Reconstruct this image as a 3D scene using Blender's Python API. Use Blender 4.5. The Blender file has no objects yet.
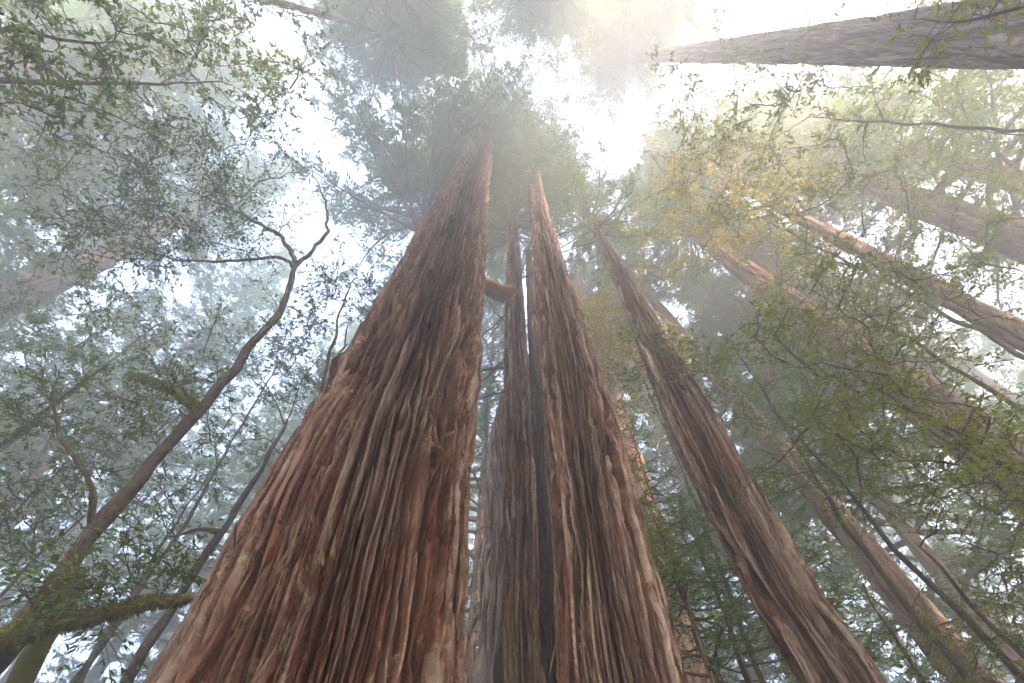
import bpy, math, random
import numpy as np
from mathutils import Vector

# ------------------------------------------------------------------ camera, sky, sun, exposure
scene = bpy.context.scene
C = scene.collection
PITCH = math.radians(58.8)
CAM = np.array([0.0, 0.0, 1.6])
cd = bpy.data.cameras.new('camera')
cam = bpy.data.objects.new('camera', cd)
C.objects.link(cam)
cam.location = CAM
cam.rotation_euler = (math.pi / 2 + PITCH, 0, 0)
cd.sensor_width = 36.0
cd.lens = 16.0
cd.clip_start = 0.05
cd.clip_end = 2000
scene.camera = cam

SUN_AZ, SUN_EL = math.radians(152), math.radians(40)     # clockwise from +Y (where the camera looks)
world = bpy.data.worlds.new('World')
scene.world = world
world.use_nodes = True
wn = world.node_tree
bg = wn.nodes['Background']
sky = wn.nodes.new('ShaderNodeTexSky')
sky.sky_type = 'NISHITA'
sky.sun_disc = False
sky.sun_elevation = SUN_EL
sky.sun_rotation = SUN_AZ
sky.dust_density = 6.0
sky.air_density = 1.0
sky.ozone_density = 1.0
wn.links.new(sky.outputs[0], bg.inputs[0])
bg.inputs[1].default_value = 0.15

sd = bpy.data.lights.new('sun', 'SUN')
sun = bpy.data.objects.new('sun', sd)
C.objects.link(sun)
sd.energy = 2.9
sd.angle = math.radians(0.5)
sd.color = (1.0, 0.68, 0.40)
sdir = Vector((math.sin(SUN_AZ) * math.cos(SUN_EL), math.cos(SUN_AZ) * math.cos(SUN_EL), math.sin(SUN_EL)))
sun.rotation_euler = sdir.to_track_quat('Z', 'Y').to_euler()
sun.location = (0, -30, 60)

scene.view_settings.view_transform = 'Standard'
scene.view_settings.look = 'None'
scene.view_settings.gamma = 1.0
scene.view_settings.exposure = 3.12
scene.cycles.max_bounces = 8
scene.cycles.diffuse_bounces = 4
scene.cycles.transmission_bounces = 4
scene.cycles.transparent_max_bounces = 8
scene.cycles.volume_bounces = 6
scene.cycles.use_denoising = True
scene.cycles.sample_clamp_indirect = 6.0
HAZE = 0.0125

# ------------------------------------------------------------------ picture to world
F = 1024 * 16.0 / 36.0
cp, sp = math.cos(PITCH), math.sin(PITCH)


def ray(px, py):
    dx, up = px - 512.0, 341.5 - py
    return np.array([dx, F * cp - up * sp, F * sp + up * cp])


def at_d(px, py, D):
    """point seen at a pixel, D metres away over the ground"""
    d = ray(px, py)
    return CAM + d * (D / math.hypot(d[0], d[1]))


def at_r(px, py, R):
    """point seen at a pixel, R metres away along the line of sight"""
    d = ray(px, py)
    return CAM + d * (R / np.linalg.norm(d))


# ------------------------------------------------------------------ noise
def h2(ix, iy, seed):
    a = (ix.astype(np.int64) * 374761393 + iy.astype(np.int64) * 668265263 + seed * 974634777) & 0xFFFFFFFF
    a = ((a ^ (a >> 13)) * 1274126177) & 0xFFFFFFFF
    a = ((a ^ (a >> 16)) * 2246822519) & 0xFFFFFFFF
    return ((a ^ (a >> 15)) & 0xFFFFFF) / float(0x1000000)


def vn(u, v, pu, seed):
    """smooth noise, periodic in u with the whole number pu, in -1..1"""
    iu, iv = np.floor(u), np.floor(v)
    fu, fv = u - iu, v - iv
    fu = fu * fu * fu * (fu * (fu * 6 - 15) + 10)
    fv = fv * fv * fv * (fv * (fv * 6 - 15) + 10)
    a0, a1 = np.mod(iu, pu), np.mod(iu + 1, pu)
    r = (h2(a0, iv, seed) * (1 - fu) + h2(a1, iv, seed) * fu) * (1 - fv) \
        + (h2(a0, iv + 1, seed) * (1 - fu) + h2(a1, iv + 1, seed) * fu) * fv
    return r * 2 - 1


def vor(u, v, pu, seed):
    """cells periodic in u: nearest and second distance, a random number of the nearest cell"""
    iu, iv = np.floor(u), np.floor(v)
    f1 = np.full(u.shape, 9.0)
    f2 = np.full(u.shape, 9.0)
    cid = np.zeros(u.shape)
    for du in (-1, 0, 1):
        for dv in (-1, 0, 1):
            cu, cv = iu + du, iv + dv
            m = np.mod(cu, pu)
            x = cu + 0.1 + 0.8 * h2(m, cv, seed) - u
            y = cv + 0.1 + 0.8 * h2(m, cv, seed + 7) - v
            d = np.sqrt(x * x + (y * 0.9) ** 2)
            near = d < f1
            f2 = np.where(near, f1, np.minimum(f2, d))
            cid = np.where(near, h2(m, cv, seed + 13), cid)
            f1 = np.where(near, d, f1)
    return f1, f2, cid


def sst(a, b, x):
    t = np.clip((x - a) / (b - a), 0, 1)
    return t * t * (3 - 2 * t)


# ------------------------------------------------------------------ mesh building
def mesh_np(name, verts, quads, mat, smooth=True, attrs=None):
    me = bpy.data.meshes.new(name)
    verts = np.ascontiguousarray(verts, np.float32)
    k = quads.shape[1]
    n = len(quads)
    me.vertices.add(len(verts))
    me.vertices.foreach_set('co', verts.ravel())
    me.loops.add(n * k)
    me.loops.foreach_set('vertex_index', np.ascontiguousarray(quads, np.int32).ravel())
    me.polygons.add(n)
    me.polygons.foreach_set('loop_start', np.arange(0, n * k, k, dtype=np.int32))
    me.polygons.foreach_set('use_smooth', np.full(n, smooth, dtype=bool))
    me.update(calc_edges=True)
    for an, (dom, typ, data) in (attrs or {}).items():
        a = me.attributes.new(an, typ, dom)
        a.data.foreach_set('vector' if typ == 'FLOAT_VECTOR' else 'value', np.ascontiguousarray(data, np.float32).ravel())
    me.materials.append(mat)
    return me


def link(name, me, parent=None, loc=None):
    o = bpy.data.objects.new(name, me)
    C.objects.link(o)
    if parent is not None:
        o.parent = parent
    if loc is not None:
        o.location = loc
    return o


def thing(name, label, cat, loc, group=None):
    o = bpy.data.objects.new(name, None)
    C.objects.link(o)
    o.location = loc
    o.empty_display_size = 0.5
    o['label'] = label
    o['category'] = cat
    if group:
        o['group'] = group
    return o


def nrm(a):
    return a / np.maximum(np.linalg.norm(a, axis=-1, keepdims=True), 1e-9)


class Tubes:
    """collects tapering limbs of one part"""
    def __init__(self):
        self.v, self.q, self.n = [], [], 0

    def add(self, pts, rad, k=5, rough=0.0, seed=0):
        pts = np.asarray(pts, float)
        rad = np.asarray(rad, float)
        m = len(pts)
        if m < 2:
            return
        t = np.gradient(pts, axis=0)
        t = nrm(t)
        ref = np.array([0.31, 0.17, 0.93]) if abs(t[:, 2]).mean() < 0.8 else np.array([1.0, 0.2, 0.1])
        a = nrm(np.cross(t, ref))
        b = np.cross(t, a)
        th = np.arange(k) * 2 * math.pi / k
        ring = pts[:, None, :] + rad[:, None, None] * (np.cos(th)[None, :, None] * a[:, None, :] + np.sin(th)[None, :, None] * b[:, None, :])
        if rough:
            jj, ii = np.meshgrid(np.arange(k), np.arange(m))
            w = 0.6 * vn(jj * 6.0 / k, ii * 0.45, 6, seed + 1) + 0.4 * vn(jj * k / float(k), ii * 1.0, k, seed + 2)
            ring = pts[:, None, :] + (ring - pts[:, None, :]) * (1 + rough * 2 * w)[..., None]
        i = np.arange(m - 1)[:, None] * k
        j = np.arange(k)[None, :]
        j2 = (j + 1) % k
        q = np.stack([i + j, i + j2, i + k + j2, i + k + j], -1).reshape(-1, 4) + self.n
        if k >= 9 and rad[-1] > 0.006:                      # a broken end, closed by a short cone
            ring = np.concatenate([ring, np.repeat((pts[-1] + (pts[-1] - pts[-2]) * 0.4)[None, None], k, 1) + (ring[-1:] - pts[-1]) * 0.15])
            i2 = (m - 1) * k
            q = np.concatenate([q, np.stack([i2 + j, i2 + j2, i2 + k + j2, i2 + k + j], -1).reshape(-1, 4) + self.n])
            m += 1
        self.v.append(ring.reshape(-1, 3))
        self.q.append(q)
        self.n += m * k

    def mesh(self, name, mat):
        return mesh_np(name, np.concatenate(self.v), np.concatenate(self.q), mat)


def leaf_mesh(name, c, ax, nr, ln, wd, mat, rng, fold=False):
    """c base point, ax along the leaf, nr leaf normal, ln length, wd width (arrays)"""
    ax = nrm(ax)
    b = nrm(np.cross(nr, ax))
    nr = np.cross(ax, b)
    n = len(c)
    L, W = ln[:, None], wd[:, None]
    rnd = rng.random(n)
    if fold:
        up = nr * W * 0.22
        p0 = c
        p1 = c + ax * L * 0.30 + b * W * 0.46 + up
        p2 = c + ax * L * 0.68 + b * W * 0.36 + up * 0.9 - nr * L * 0.04
        p3 = c + ax * L - nr * L * 0.12
        p4 = c + ax * L * 0.68 - b * W * 0.36 + up * 0.9 - nr * L * 0.04
        p5 = c + ax * L * 0.30 - b * W * 0.46 + up
        v = np.stack([p0, p1, p2, p3, p4, p5], 1).reshape(-1, 3)
        o = np.arange(n)[:, None] * 6
        q = np.concatenate([o + np.array([0, 1, 2, 3]), o + np.array([0, 3, 4, 5])])
        r = np.concatenate([rnd, rnd])
    else:
        p1 = c + ax * L * 0.42 + b * W * 0.5
        p2 = c + ax * L - nr * L * 0.08
        p3 = c + ax * L * 0.42 - b * W * 0.5
        v = np.stack([c, p1, p2, p3], 1).reshape(-1, 3)
        q = np.arange(n * 4).reshape(-1, 4)
        r = rnd
    return mesh_np(name, v, q, mat, False, {'rnd': ('FACE', 'FLOAT', r)})


# ------------------------------------------------------------------ materials
def new_mat(name):
    m = bpy.data.materials.new(name)
    m.use_nodes = True
    nt = m.node_tree
    return m, nt, nt.nodes['Principled BSDF']


def N(nt, typ, **kw):
    n = nt.nodes.new(typ)
    for k, v in kw.items():
        setattr(n, k, v)
    return n


def ramp(nt, src, stops):
    r = N(nt, 'ShaderNodeValToRGB')
    e = r.color_ramp.elements
    while len(e) < len(stops):
        e.new(0.5)
    for el, (p, c) in zip(e, stops):
        el.position = p
        el.color = (*c, 1)
    nt.links.new(src, r.inputs[0])
    return r.outputs[0]


def noise(nt, vec, scale, detail=4, rough=0.6):
    n = N(nt, 'ShaderNodeTexNoise')
    n.inputs['Scale'].default_value = scale
    n.inputs['Detail'].default_value = detail
    n.inputs['Roughness'].default_value = rough
    nt.links.new(vec, n.inputs['Vector'])
    return n.outputs['Fac']


def mapping(nt, vec, s):
    m = N(nt, 'ShaderNodeMapping')
    m.inputs['Scale'].default_value = s
    nt.links.new(vec, m.inputs['Vector'])
    return m.outputs[0]


def mix(nt, fac, a, b, mode='MIX'):
    m = N(nt, 'ShaderNodeMix', data_type='RGBA', blend_type=mode)
    if isinstance(fac, float):
        m.inputs[0].default_value = fac
    else:
        nt.links.new(fac, m.inputs[0])
    for s, i in ((a, 6), (b, 7)):
        if isinstance(s, tuple):
            m.inputs[i].default_value = (*s, 1)
        else:
            nt.links.new(s, m.inputs[i])
    return m.outputs[2]


def mth(nt, op, a, b=None):
    m = N(nt, 'ShaderNodeMath', operation=op)
    for i, s in enumerate((a, b)):
        if s is None:
            continue
        if isinstance(s, (int, float)):
            m.inputs[i].default_value = s
        else:
            nt.links.new(s, m.inputs[i])
    return m.outputs[0]


def bark_mat(name, cols, red, red_amt, lichen, lich_amt, red_fall=0.0):
    """fibrous redwood bark; the attribute bk follows the fibres, strip holds random numbers of each strip of bark"""
    m, nt, bs = new_mat(name)
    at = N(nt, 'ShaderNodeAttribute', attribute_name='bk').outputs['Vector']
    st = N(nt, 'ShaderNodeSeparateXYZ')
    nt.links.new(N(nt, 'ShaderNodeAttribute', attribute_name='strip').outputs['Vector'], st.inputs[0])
    sz = N(nt, 'ShaderNodeSeparateXYZ')
    nt.links.new(at, sz.inputs[0])
    fib = noise(nt, mapping(nt, at, (34, 34, 1.5)), 1.0, 6, 0.7)
    fine = noise(nt, mapping(nt, at, (64, 64, 4.5)), 1.0, 4, 0.65)
    mid = noise(nt, mapping(nt, at, (6, 6, 0.9)), 1.0, 5, 0.65)
    big = noise(nt, mapping(nt, at, (1.0, 1.0, 0.35)), 1.0, 4, 0.6)
    f = mth(nt, 'ADD', mth(nt, 'MULTIPLY', st.outputs[1], 0.42), mth(nt, 'ADD', mth(nt, 'MULTIPLY', fib, 0.85), mth(nt, 'ADD', mth(nt, 'MULTIPLY', st.outputs[0], 0.10), mth(nt, 'MULTIPLY', st.outputs[2], 0.32))))  # sunk strips coloured darker too, painting furrow shade into the bark
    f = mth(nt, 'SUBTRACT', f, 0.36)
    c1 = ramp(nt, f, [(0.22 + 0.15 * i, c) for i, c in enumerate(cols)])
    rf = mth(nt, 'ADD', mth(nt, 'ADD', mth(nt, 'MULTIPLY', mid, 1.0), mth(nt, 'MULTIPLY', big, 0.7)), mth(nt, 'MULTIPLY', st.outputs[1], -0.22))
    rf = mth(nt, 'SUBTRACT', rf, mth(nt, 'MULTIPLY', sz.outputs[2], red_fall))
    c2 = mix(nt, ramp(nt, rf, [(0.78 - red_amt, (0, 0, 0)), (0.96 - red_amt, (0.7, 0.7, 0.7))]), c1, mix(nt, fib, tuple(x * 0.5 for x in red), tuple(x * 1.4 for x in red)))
    lf = mth(nt, 'ADD', noise(nt, mapping(nt, at, (10, 10, 2.6)), 1.0, 7, 0.75), mth(nt, 'MULTIPLY', big, 0.5))
    c3 = mix(nt, ramp(nt, lf, [(0.90 - lich_amt, (0, 0, 0)), (0.98 - lich_amt, (0.7, 0.7, 0.7))]), c2, lichen)
    c4 = mix(nt, 0.8, c3, ramp(nt, fine, [(0.3, (0.40, 0.38, 0.36)), (0.7, (1.35, 1.35, 1.35))]), 'MULTIPLY')
    nt.links.new(c4, bs.inputs['Base Color'])
    bs.inputs['Roughness'].default_value = 0.92
    bs.inputs['Specular IOR Level'].default_value = 0.15
    h = mth(nt, 'ADD', mth(nt, 'MULTIPLY', fib, 1.0), mth(nt, 'MULTIPLY', fine, 0.4))
    bp = N(nt, 'ShaderNodeBump')
    bp.inputs['Strength'].default_value = 1.0
    bp.inputs['Distance'].default_value = 0.05
    nt.links.new(h, bp.inputs['Height'])
    nt.links.new(bp.outputs[0], bs.inputs['Normal'])
    return m


def wood_mat(name, a, b, moss, moss_amt, scale=1.0):
    m, nt, bs = new_mat(name)
    tc = N(nt, 'ShaderNodeTexCoord').outputs['Object']
    n1 = noise(nt, tc, 9 * scale, 6, 0.65)
    col = ramp(nt, n1, [(0.3, a), (0.7, b)])
    if moss_amt > 0:
        geo = N(nt, 'ShaderNodeNewGeometry')
        sx = N(nt, 'ShaderNodeSeparateXYZ')
        nt.links.new(geo.outputs['Normal'], sx.inputs[0])
        f = mth(nt, 'ADD', mth(nt, 'MULTIPLY', sx.outputs[2], 0.35), noise(nt, tc, 2.6 * scale, 6, 0.7))
        col = mix(nt, ramp(nt, f, [(0.62 - moss_amt * 0.4, (0, 0, 0)), (0.75 - moss_amt * 0.4, (1, 1, 1))]), col, moss)
    nt.links.new(col, bs.inputs['Base Color'])
    bs.inputs['Roughness'].default_value = 0.9
    bs.inputs['Specular IOR Level'].default_value = 0.2
    bp = N(nt, 'ShaderNodeBump')
    bp.inputs['Distance'].default_value = 0.03
    nt.links.new(noise(nt, tc, 22 * scale, 6, 0.7), bp.inputs['Height'])
    nt.links.new(bp.outputs[0], bs.inputs['Normal'])
    return m


def leaf_mat(name, stops, trans=0.4, gloss=0.45):
    m, nt, bs = new_mat(name)
    r = N(nt, 'ShaderNodeAttribute', attribute_name='rnd').outputs['Fac']
    tc = N(nt, 'ShaderNodeTexCoord').outputs['Object']
    f = mth(nt, 'ADD', mth(nt, 'MULTIPLY', r, 0.62), mth(nt, 'MULTIPLY', noise(nt, tc, 0.9, 3, 0.6), 0.38))
    col = ramp(nt, f, stops)
    nt.links.new(col, bs.inputs['Base Color'])
    bs.inputs['Roughness'].default_value = gloss
    bs.inputs['Specular IOR Level'].default_value = 0.35
    tr = N(nt, 'ShaderNodeBsdfTranslucent')
    tcol = mix(nt, 1.0, col, (1.5, 1.6, 0.9), 'MULTIPLY')
    nt.links.new(tcol, tr.inputs[0])
    ms = N(nt, 'ShaderNodeMixShader')
    ms.inputs[0].default_value = trans
    nt.links.new(bs.outputs[0], ms.inputs[1])
    nt.links.new(tr.outputs[0], ms.inputs[2])
    out = [x for x in nt.nodes if x.type == 'OUTPUT_MATERIAL'][0]
    nt.links.new(ms.outputs[0], out.inputs[0])
    return m


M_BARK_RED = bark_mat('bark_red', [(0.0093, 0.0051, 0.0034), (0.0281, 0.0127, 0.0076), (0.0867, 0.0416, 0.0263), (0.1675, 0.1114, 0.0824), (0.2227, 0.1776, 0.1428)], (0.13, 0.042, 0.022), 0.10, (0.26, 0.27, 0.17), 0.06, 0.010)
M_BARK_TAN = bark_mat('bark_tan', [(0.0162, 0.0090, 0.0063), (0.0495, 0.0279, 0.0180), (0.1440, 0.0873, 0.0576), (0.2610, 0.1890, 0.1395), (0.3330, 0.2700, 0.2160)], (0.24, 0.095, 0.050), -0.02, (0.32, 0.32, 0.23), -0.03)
M_BARK_DARK = bark_mat('bark_gap_shade', [(0.010, 0.007, 0.006), (0.02, 0.014, 0.011), (0.04, 0.028, 0.021), (0.07, 0.05, 0.04), (0.11, 0.085, 0.07)], (0.10, 0.04, 0.022), -0.1, (0.2, 0.2, 0.15), -0.1)  # near-black tones stand for shade in the gap between trunks
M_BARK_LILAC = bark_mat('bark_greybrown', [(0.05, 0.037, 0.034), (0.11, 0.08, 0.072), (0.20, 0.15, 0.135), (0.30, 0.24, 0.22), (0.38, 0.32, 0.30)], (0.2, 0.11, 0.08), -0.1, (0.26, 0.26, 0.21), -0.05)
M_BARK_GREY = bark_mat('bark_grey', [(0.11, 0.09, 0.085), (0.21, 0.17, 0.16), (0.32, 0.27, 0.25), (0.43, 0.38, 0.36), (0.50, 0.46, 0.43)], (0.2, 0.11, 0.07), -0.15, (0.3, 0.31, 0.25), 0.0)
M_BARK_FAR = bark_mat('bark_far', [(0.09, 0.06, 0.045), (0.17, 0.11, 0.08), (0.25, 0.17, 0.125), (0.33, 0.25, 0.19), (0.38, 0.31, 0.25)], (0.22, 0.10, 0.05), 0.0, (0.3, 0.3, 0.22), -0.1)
M_FIB_RED = leaf_mat('fibres_red', [(0.15, (0.020, 0.012, 0.009)), (0.45, (0.075, 0.035, 0.022)), (0.65, (0.15, 0.085, 0.058)), (0.9, (0.25, 0.185, 0.14))], 0.0, 0.9)
M_FIB_TAN = leaf_mat('fibres_tan', [(0.15, (0.026, 0.017, 0.012)), (0.45, (0.085, 0.052, 0.036)), (0.65, (0.18, 0.122, 0.088)), (0.9, (0.32, 0.25, 0.19))], 0.0, 0.9)
M_WOOD = wood_mat('hardwood_bark', (0.030, 0.024, 0.019), (0.095, 0.078, 0.062), (0.075, 0.085, 0.022), 0.35)
M_MOSSY = wood_mat('mossy_bark', (0.07, 0.055, 0.04), (0.16, 0.13, 0.10), (0.09, 0.105, 0.022), 0.85)
M_TWIG = wood_mat('twig_bark', (0.045, 0.035, 0.028), (0.12, 0.095, 0.075), (0.07, 0.08, 0.03), 0.0)
M_LIMB = wood_mat('redwood_limb', (0.07, 0.045, 0.032), (0.17, 0.115, 0.085), (0.07, 0.08, 0.03), 0.0)
M_NEEDLE = leaf_mat('needles', [(0.2, (0.036, 0.094, 0.019)), (0.5, (0.066, 0.136, 0.026)), (0.75, (0.112, 0.158, 0.031)), (0.86, (0.20, 0.13, 0.035)), (0.95, (0.26, 0.13, 0.035))], 0.48)
M_NEEDLE_Y = leaf_mat('needles_yellow', [(0.2, (0.05, 0.075, 0.024)), (0.45, (0.09, 0.105, 0.03)), (0.65, (0.24, 0.19, 0.045)), (0.85, (0.36, 0.19, 0.04))], 0.4)
M_NEEDLE_G = leaf_mat('needles_fresh', [(0.2, (0.06, 0.14, 0.025)), (0.6, (0.11, 0.20, 0.04)), (0.9, (0.17, 0.24, 0.05))], 0.5)
M_LEAF = leaf_mat('broad_leaves', [(0.2, (0.036, 0.085, 0.020)), (0.5, (0.066, 0.12, 0.028)), (0.75, (0.110, 0.145, 0.034)), (0.93, (0.18, 0.14, 0.05))], 0.48)
M_LEAF_G = leaf_mat('broad_leaves_green', [(0.2, (0.055, 0.125, 0.025)), (0.5, (0.10, 0.18, 0.036)), (0.75, (0.15, 0.21, 0.045)), (0.93, (0.16, 0.16, 0.05))], 0.48)
M_LEAF_Y = leaf_mat('broad_leaves_yellow', [(0.2, (0.12, 0.15, 0.03)), (0.45, (0.25, 0.24, 0.045)), (0.7, (0.38, 0.29, 0.055)), (0.93, (0.42, 0.24, 0.05))], 0.5)
M_MOSS = leaf_mat('moss', [(0.2, (0.045, 0.055, 0.012)), (0.6, (0.10, 0.115, 0.02)), (0.9, (0.15, 0.14, 0.04))], 0.3, 0.9)
M_LEAF_O = leaf_mat('broad_leaves_olive', [(0.2, (0.070, 0.118, 0.018)), (0.5, (0.135, 0.175, 0.026)), (0.75, (0.21, 0.205, 0.034)), (0.93, (0.22, 0.15, 0.04))], 0.6)

# ------------------------------------------------------------------ the setting: ground and haze
m, nt, bs = new_mat('forest_floor')
tc = N(nt, 'ShaderNodeTexCoord').outputs['Object']
col = ramp(nt, noise(nt, tc, 1.4, 8, 0.7), [(0.3, (0.05, 0.035, 0.022)), (0.55, (0.13, 0.085, 0.05)), (0.75, (0.07, 0.09, 0.03))])
nt.links.new(col, bs.inputs['Base Color'])
bs.inputs['Roughness'].default_value = 1.0
g = np.linspace(-85, 85, 120)
gx, gy = np.meshgrid(g, g, indexing='ij')
gz = 0.25 * np.sin(gx * 0.21 + 1) * np.cos(gy * 0.17) + 0.12 * np.sin(gx * 0.53 + gy * 0.61)
gz = gz * sst(1.0, 8.0, np.hypot(gx, gy)) - 0.02
idx = np.arange(120 * 120).reshape(120, 120)
q = np.stack([idx[:-1, :-1], idx[1:, :-1], idx[1:, 1:], idx[:-1, 1:]], -1).reshape(-1, 4)
o = link('ground', mesh_np('ground', np.stack([gx, gy, gz], -1).reshape(-1, 3), q, m))
o['kind'] = 'structure'

hm = bpy.data.materials.new('haze')
hm.use_nodes = True
nt = hm.node_tree
nt.nodes.remove(nt.nodes['Principled BSDF'])
pv = N(nt, 'ShaderNodeVolumePrincipled')
pv.inputs['Color'].default_value = (0.89, 0.93, 1.0, 1)
pv.inputs['Density'].default_value = HAZE
pv.inputs['Anisotropy'].default_value = 0.66
nt.links.new(pv.outputs[0], nt.nodes['Material Output'].inputs['Volume'])
hx, hz0, hz1 = 90.0, -1.6, 68.5
hv = np.array([[x, y, z] for z in (hz0, hz1) for x, y in ((-hx, -hx), (hx, -hx), (hx, hx), (-hx, hx))])
hq = np.array([[3, 2, 1, 0], [4, 5, 6, 7], [0, 1, 5, 4], [1, 2, 6, 5], [2, 3, 7, 6], [3, 0, 4, 7]])
o = link('haze', mesh_np('haze', hv, hq, hm, False))
o['kind'] = 'stuff'


# ------------------------------------------------------------------ redwood trunks
def bark(th, z, ncell, zl, seed, knots=()):
    """relief of fibrous bark: returns height (-1..~0.5), fibre-following angle, strip number"""
    tau = 2 * math.pi
    u = th / tau
    n4 = max(1, round(ncell / 4))
    w = 0.9 * vn(u * n4, z / (zl * 0.8), n4, seed) / ncell
    n2, n3 = ncell * 3, ncell * 9
    u1 = u + w + 0.22 * vn(u * ncell, z / (zl * 0.15), ncell, seed + 1) / ncell + 0.04 * vn(u * n2, z / (zl * 0.05), n2, seed + 2) / ncell
    kb = np.zeros(u.shape)
    for ku, kz, ks, kr in knots:                            # old branch scars: the fibres part round them
        dx = (np.mod(u - ku + 0.5, 1.0) - 0.5) / ks
        dz = (z - kz) / kr
        near = np.abs(dx) + np.abs(dz) < 9
        g = np.exp(-(dx * dx + dz * dz * 0.35))
        u1 = u1 - np.where(near, dx * ks * 0.85 * g, 0)
        rr2 = dx * dx + dz * dz
        kb += np.where(near, 1.1 * np.exp(-rr2 * 0.8) - 1.7 * np.exp(-((dx * 2.2) ** 2 + (dz * 2.0 + 0.4) ** 2)), 0)
    f1, f2, c1 = vor(u1 * ncell, z / zl, ncell, seed + 3)
    e1 = f2 - f1
    u2 = u1 + 0.22 * vn(u * n2, z / (zl * 0.10), n2, seed + 4) / n2
    g1, g2, c2 = vor(u2 * n2, z / (zl * 0.42), n2, seed + 5)
    e2 = g2 - g1
    k1, k2, c3 = vor(u2 * n3, z / (zl * 0.17), n3, seed + 6)
    e3 = k2 - k1
    ridge = sst(0.03, 0.30, e1)
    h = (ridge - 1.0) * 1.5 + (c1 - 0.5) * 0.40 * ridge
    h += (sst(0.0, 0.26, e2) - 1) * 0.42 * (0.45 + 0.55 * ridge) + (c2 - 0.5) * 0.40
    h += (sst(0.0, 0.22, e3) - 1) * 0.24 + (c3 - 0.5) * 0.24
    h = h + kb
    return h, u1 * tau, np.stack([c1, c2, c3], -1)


LAST = {}


def trunk_mesh(name, prof, mat, ncell, zl, depth, cols, dz0, D, ztop, seed, base, zmin=0.0, lobes=0.05, jag=0.0, knots=()):
    """prof: rows (z, x, y, r) sorted by z, world coordinates; the mesh is local to base"""
    prof = np.array(sorted(prof), float)
    zs = [zmin - 0.3]
    while zs[-1] < ztop:
        zs.append(zs[-1] + dz0 * (1 + (max(zs[-1], 0) / D) ** 2))
    zs = np.array(zs)
    zs[-1] = ztop
    X = np.interp(zs, prof[:, 0], prof[:, 1])
    Y = np.interp(zs, prof[:, 0], prof[:, 2])
    R = np.interp(zs, prof[:, 0], prof[:, 3])
    k = max(3, len(zs) // 40)
    ker = np.ones(k) / k
    R = np.convolve(np.pad(R, k, mode='edge'), ker, 'same')[k:-k]
    X = np.convolve(np.pad(X, k, mode='edge'), ker, 'same')[k:-k]
    Y = np.convolve(np.pad(Y, k, mode='edge'), ker, 'same')[k:-k]
    th = np.arange(cols) * 2 * math.pi / cols
    TH, Z = np.meshgrid(th, zs)
    h, thf, strip = bark(TH.ravel(), Z.ravel(), ncell, zl, seed, knots)
    h = h.reshape(TH.shape)
    r0 = R[0]
    dep = depth * (R / R.max())[:, None] ** 0.7
    lob = lobes * np.exp(-np.maximum(Z, 0) / 14.0) * (np.sin(TH * 3 + seed + Z * 0.05) + 0.6 * np.sin(TH * 5 + seed * 2.1) + 0.5 * np.sin(TH * 8 + seed * 1.3 + Z * 0.03)) \
        + 0.030 * vn(TH.ravel() / 2 / math.pi * 6, Z.ravel() / 1.7, 6, seed + 30).reshape(TH.shape) + 0.018 * vn(TH.ravel() / 2 / math.pi * 14, Z.ravel() / 0.6, 14, seed + 31).reshape(TH.shape)
    RR = R[:, None] * (1 + lob) + dep * (h - 0.05)
    V = np.stack([X[:, None] + RR * np.cos(TH) - base[0], Y[:, None] + RR * np.sin(TH) - base[1], Z - base[2]], -1).reshape(-1, 3)
    if jag:
        V = V.reshape(len(zs), cols, 3)
        V[:, :, 2] -= jag * (0.5 + 0.5 * vn(TH.ravel() / 2 / math.pi * 9, TH.ravel() * 0, 9, seed + 40).reshape(TH.shape) + 0.5 * h) * sst(ztop - jag * 1.6, ztop, Z)
        V = V.reshape(-1, 3)
    LAST['V'], LAST['h'], LAST['th'], LAST['z'] = V.reshape(len(zs), cols, 3), h, th, zs
    n = len(zs)
    i = np.arange(n - 1)[:, None] * cols
    j = np.arange(cols)[None, :]
    j2 = (j + 1) % cols
    q = np.stack([i + j, i + j2, i + cols + j2, i + cols + j], -1).reshape(-1, 4)
    rm = float(R.mean() * 0.5 + R.max() * 0.5)
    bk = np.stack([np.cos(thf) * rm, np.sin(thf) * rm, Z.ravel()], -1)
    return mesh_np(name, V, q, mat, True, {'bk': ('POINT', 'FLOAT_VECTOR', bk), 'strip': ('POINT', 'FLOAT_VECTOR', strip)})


def splinters(trunk, count, seed, mat, size=1.0):
    """loose fibres and slivers of bark standing off the trunk made last"""
    rng = np.random.default_rng(seed)
    V, h, th, zs = LAST['V'], LAST['h'], LAST['th'], LAST['z']
    n, c = h.shape
    i = rng.integers(12, n - 14, count * 3)
    j = rng.integers(0, c, count * 3)
    ok = (h[i, j] > -0.55) & (zs[i] > 2.0) & (zs[i] < 45)
    i, j = i[ok][:count], j[ok][:count]
    p = V[i, j]
    along = nrm(V[i + 10, j] - V[i - 10, j])
    out = np.stack([np.cos(th[j]), np.sin(th[j]), 0 * th[j]], 1)
    side = np.cross(along, out)
    m = len(i)
    far = np.sqrt(1 + (zs[i] / 14) ** 2)
    lift = np.abs(rng.normal(0, 0.05, (m, 1)))
    ax = nrm(along * np.where(rng.random(m) < 0.6, -1, 1)[:, None] + out * lift + side * rng.normal(0, 0.05, (m, 1)))
    nr = nrm(out + side * rng.normal(0, 0.5, (m, 1)))
    ln = np.exp(rng.normal(-1.35, 0.5, m)) * size * far ** 0.5
    wd = np.exp(rng.normal(-4.75, 0.4, m)) * size * far ** 0.7
    me = leaf_mesh('bark_fibres', p - out * 0.006, ax, nr, ln, wd, mat, rng, True)
    link('bark_fibres', me, trunk)


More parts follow.
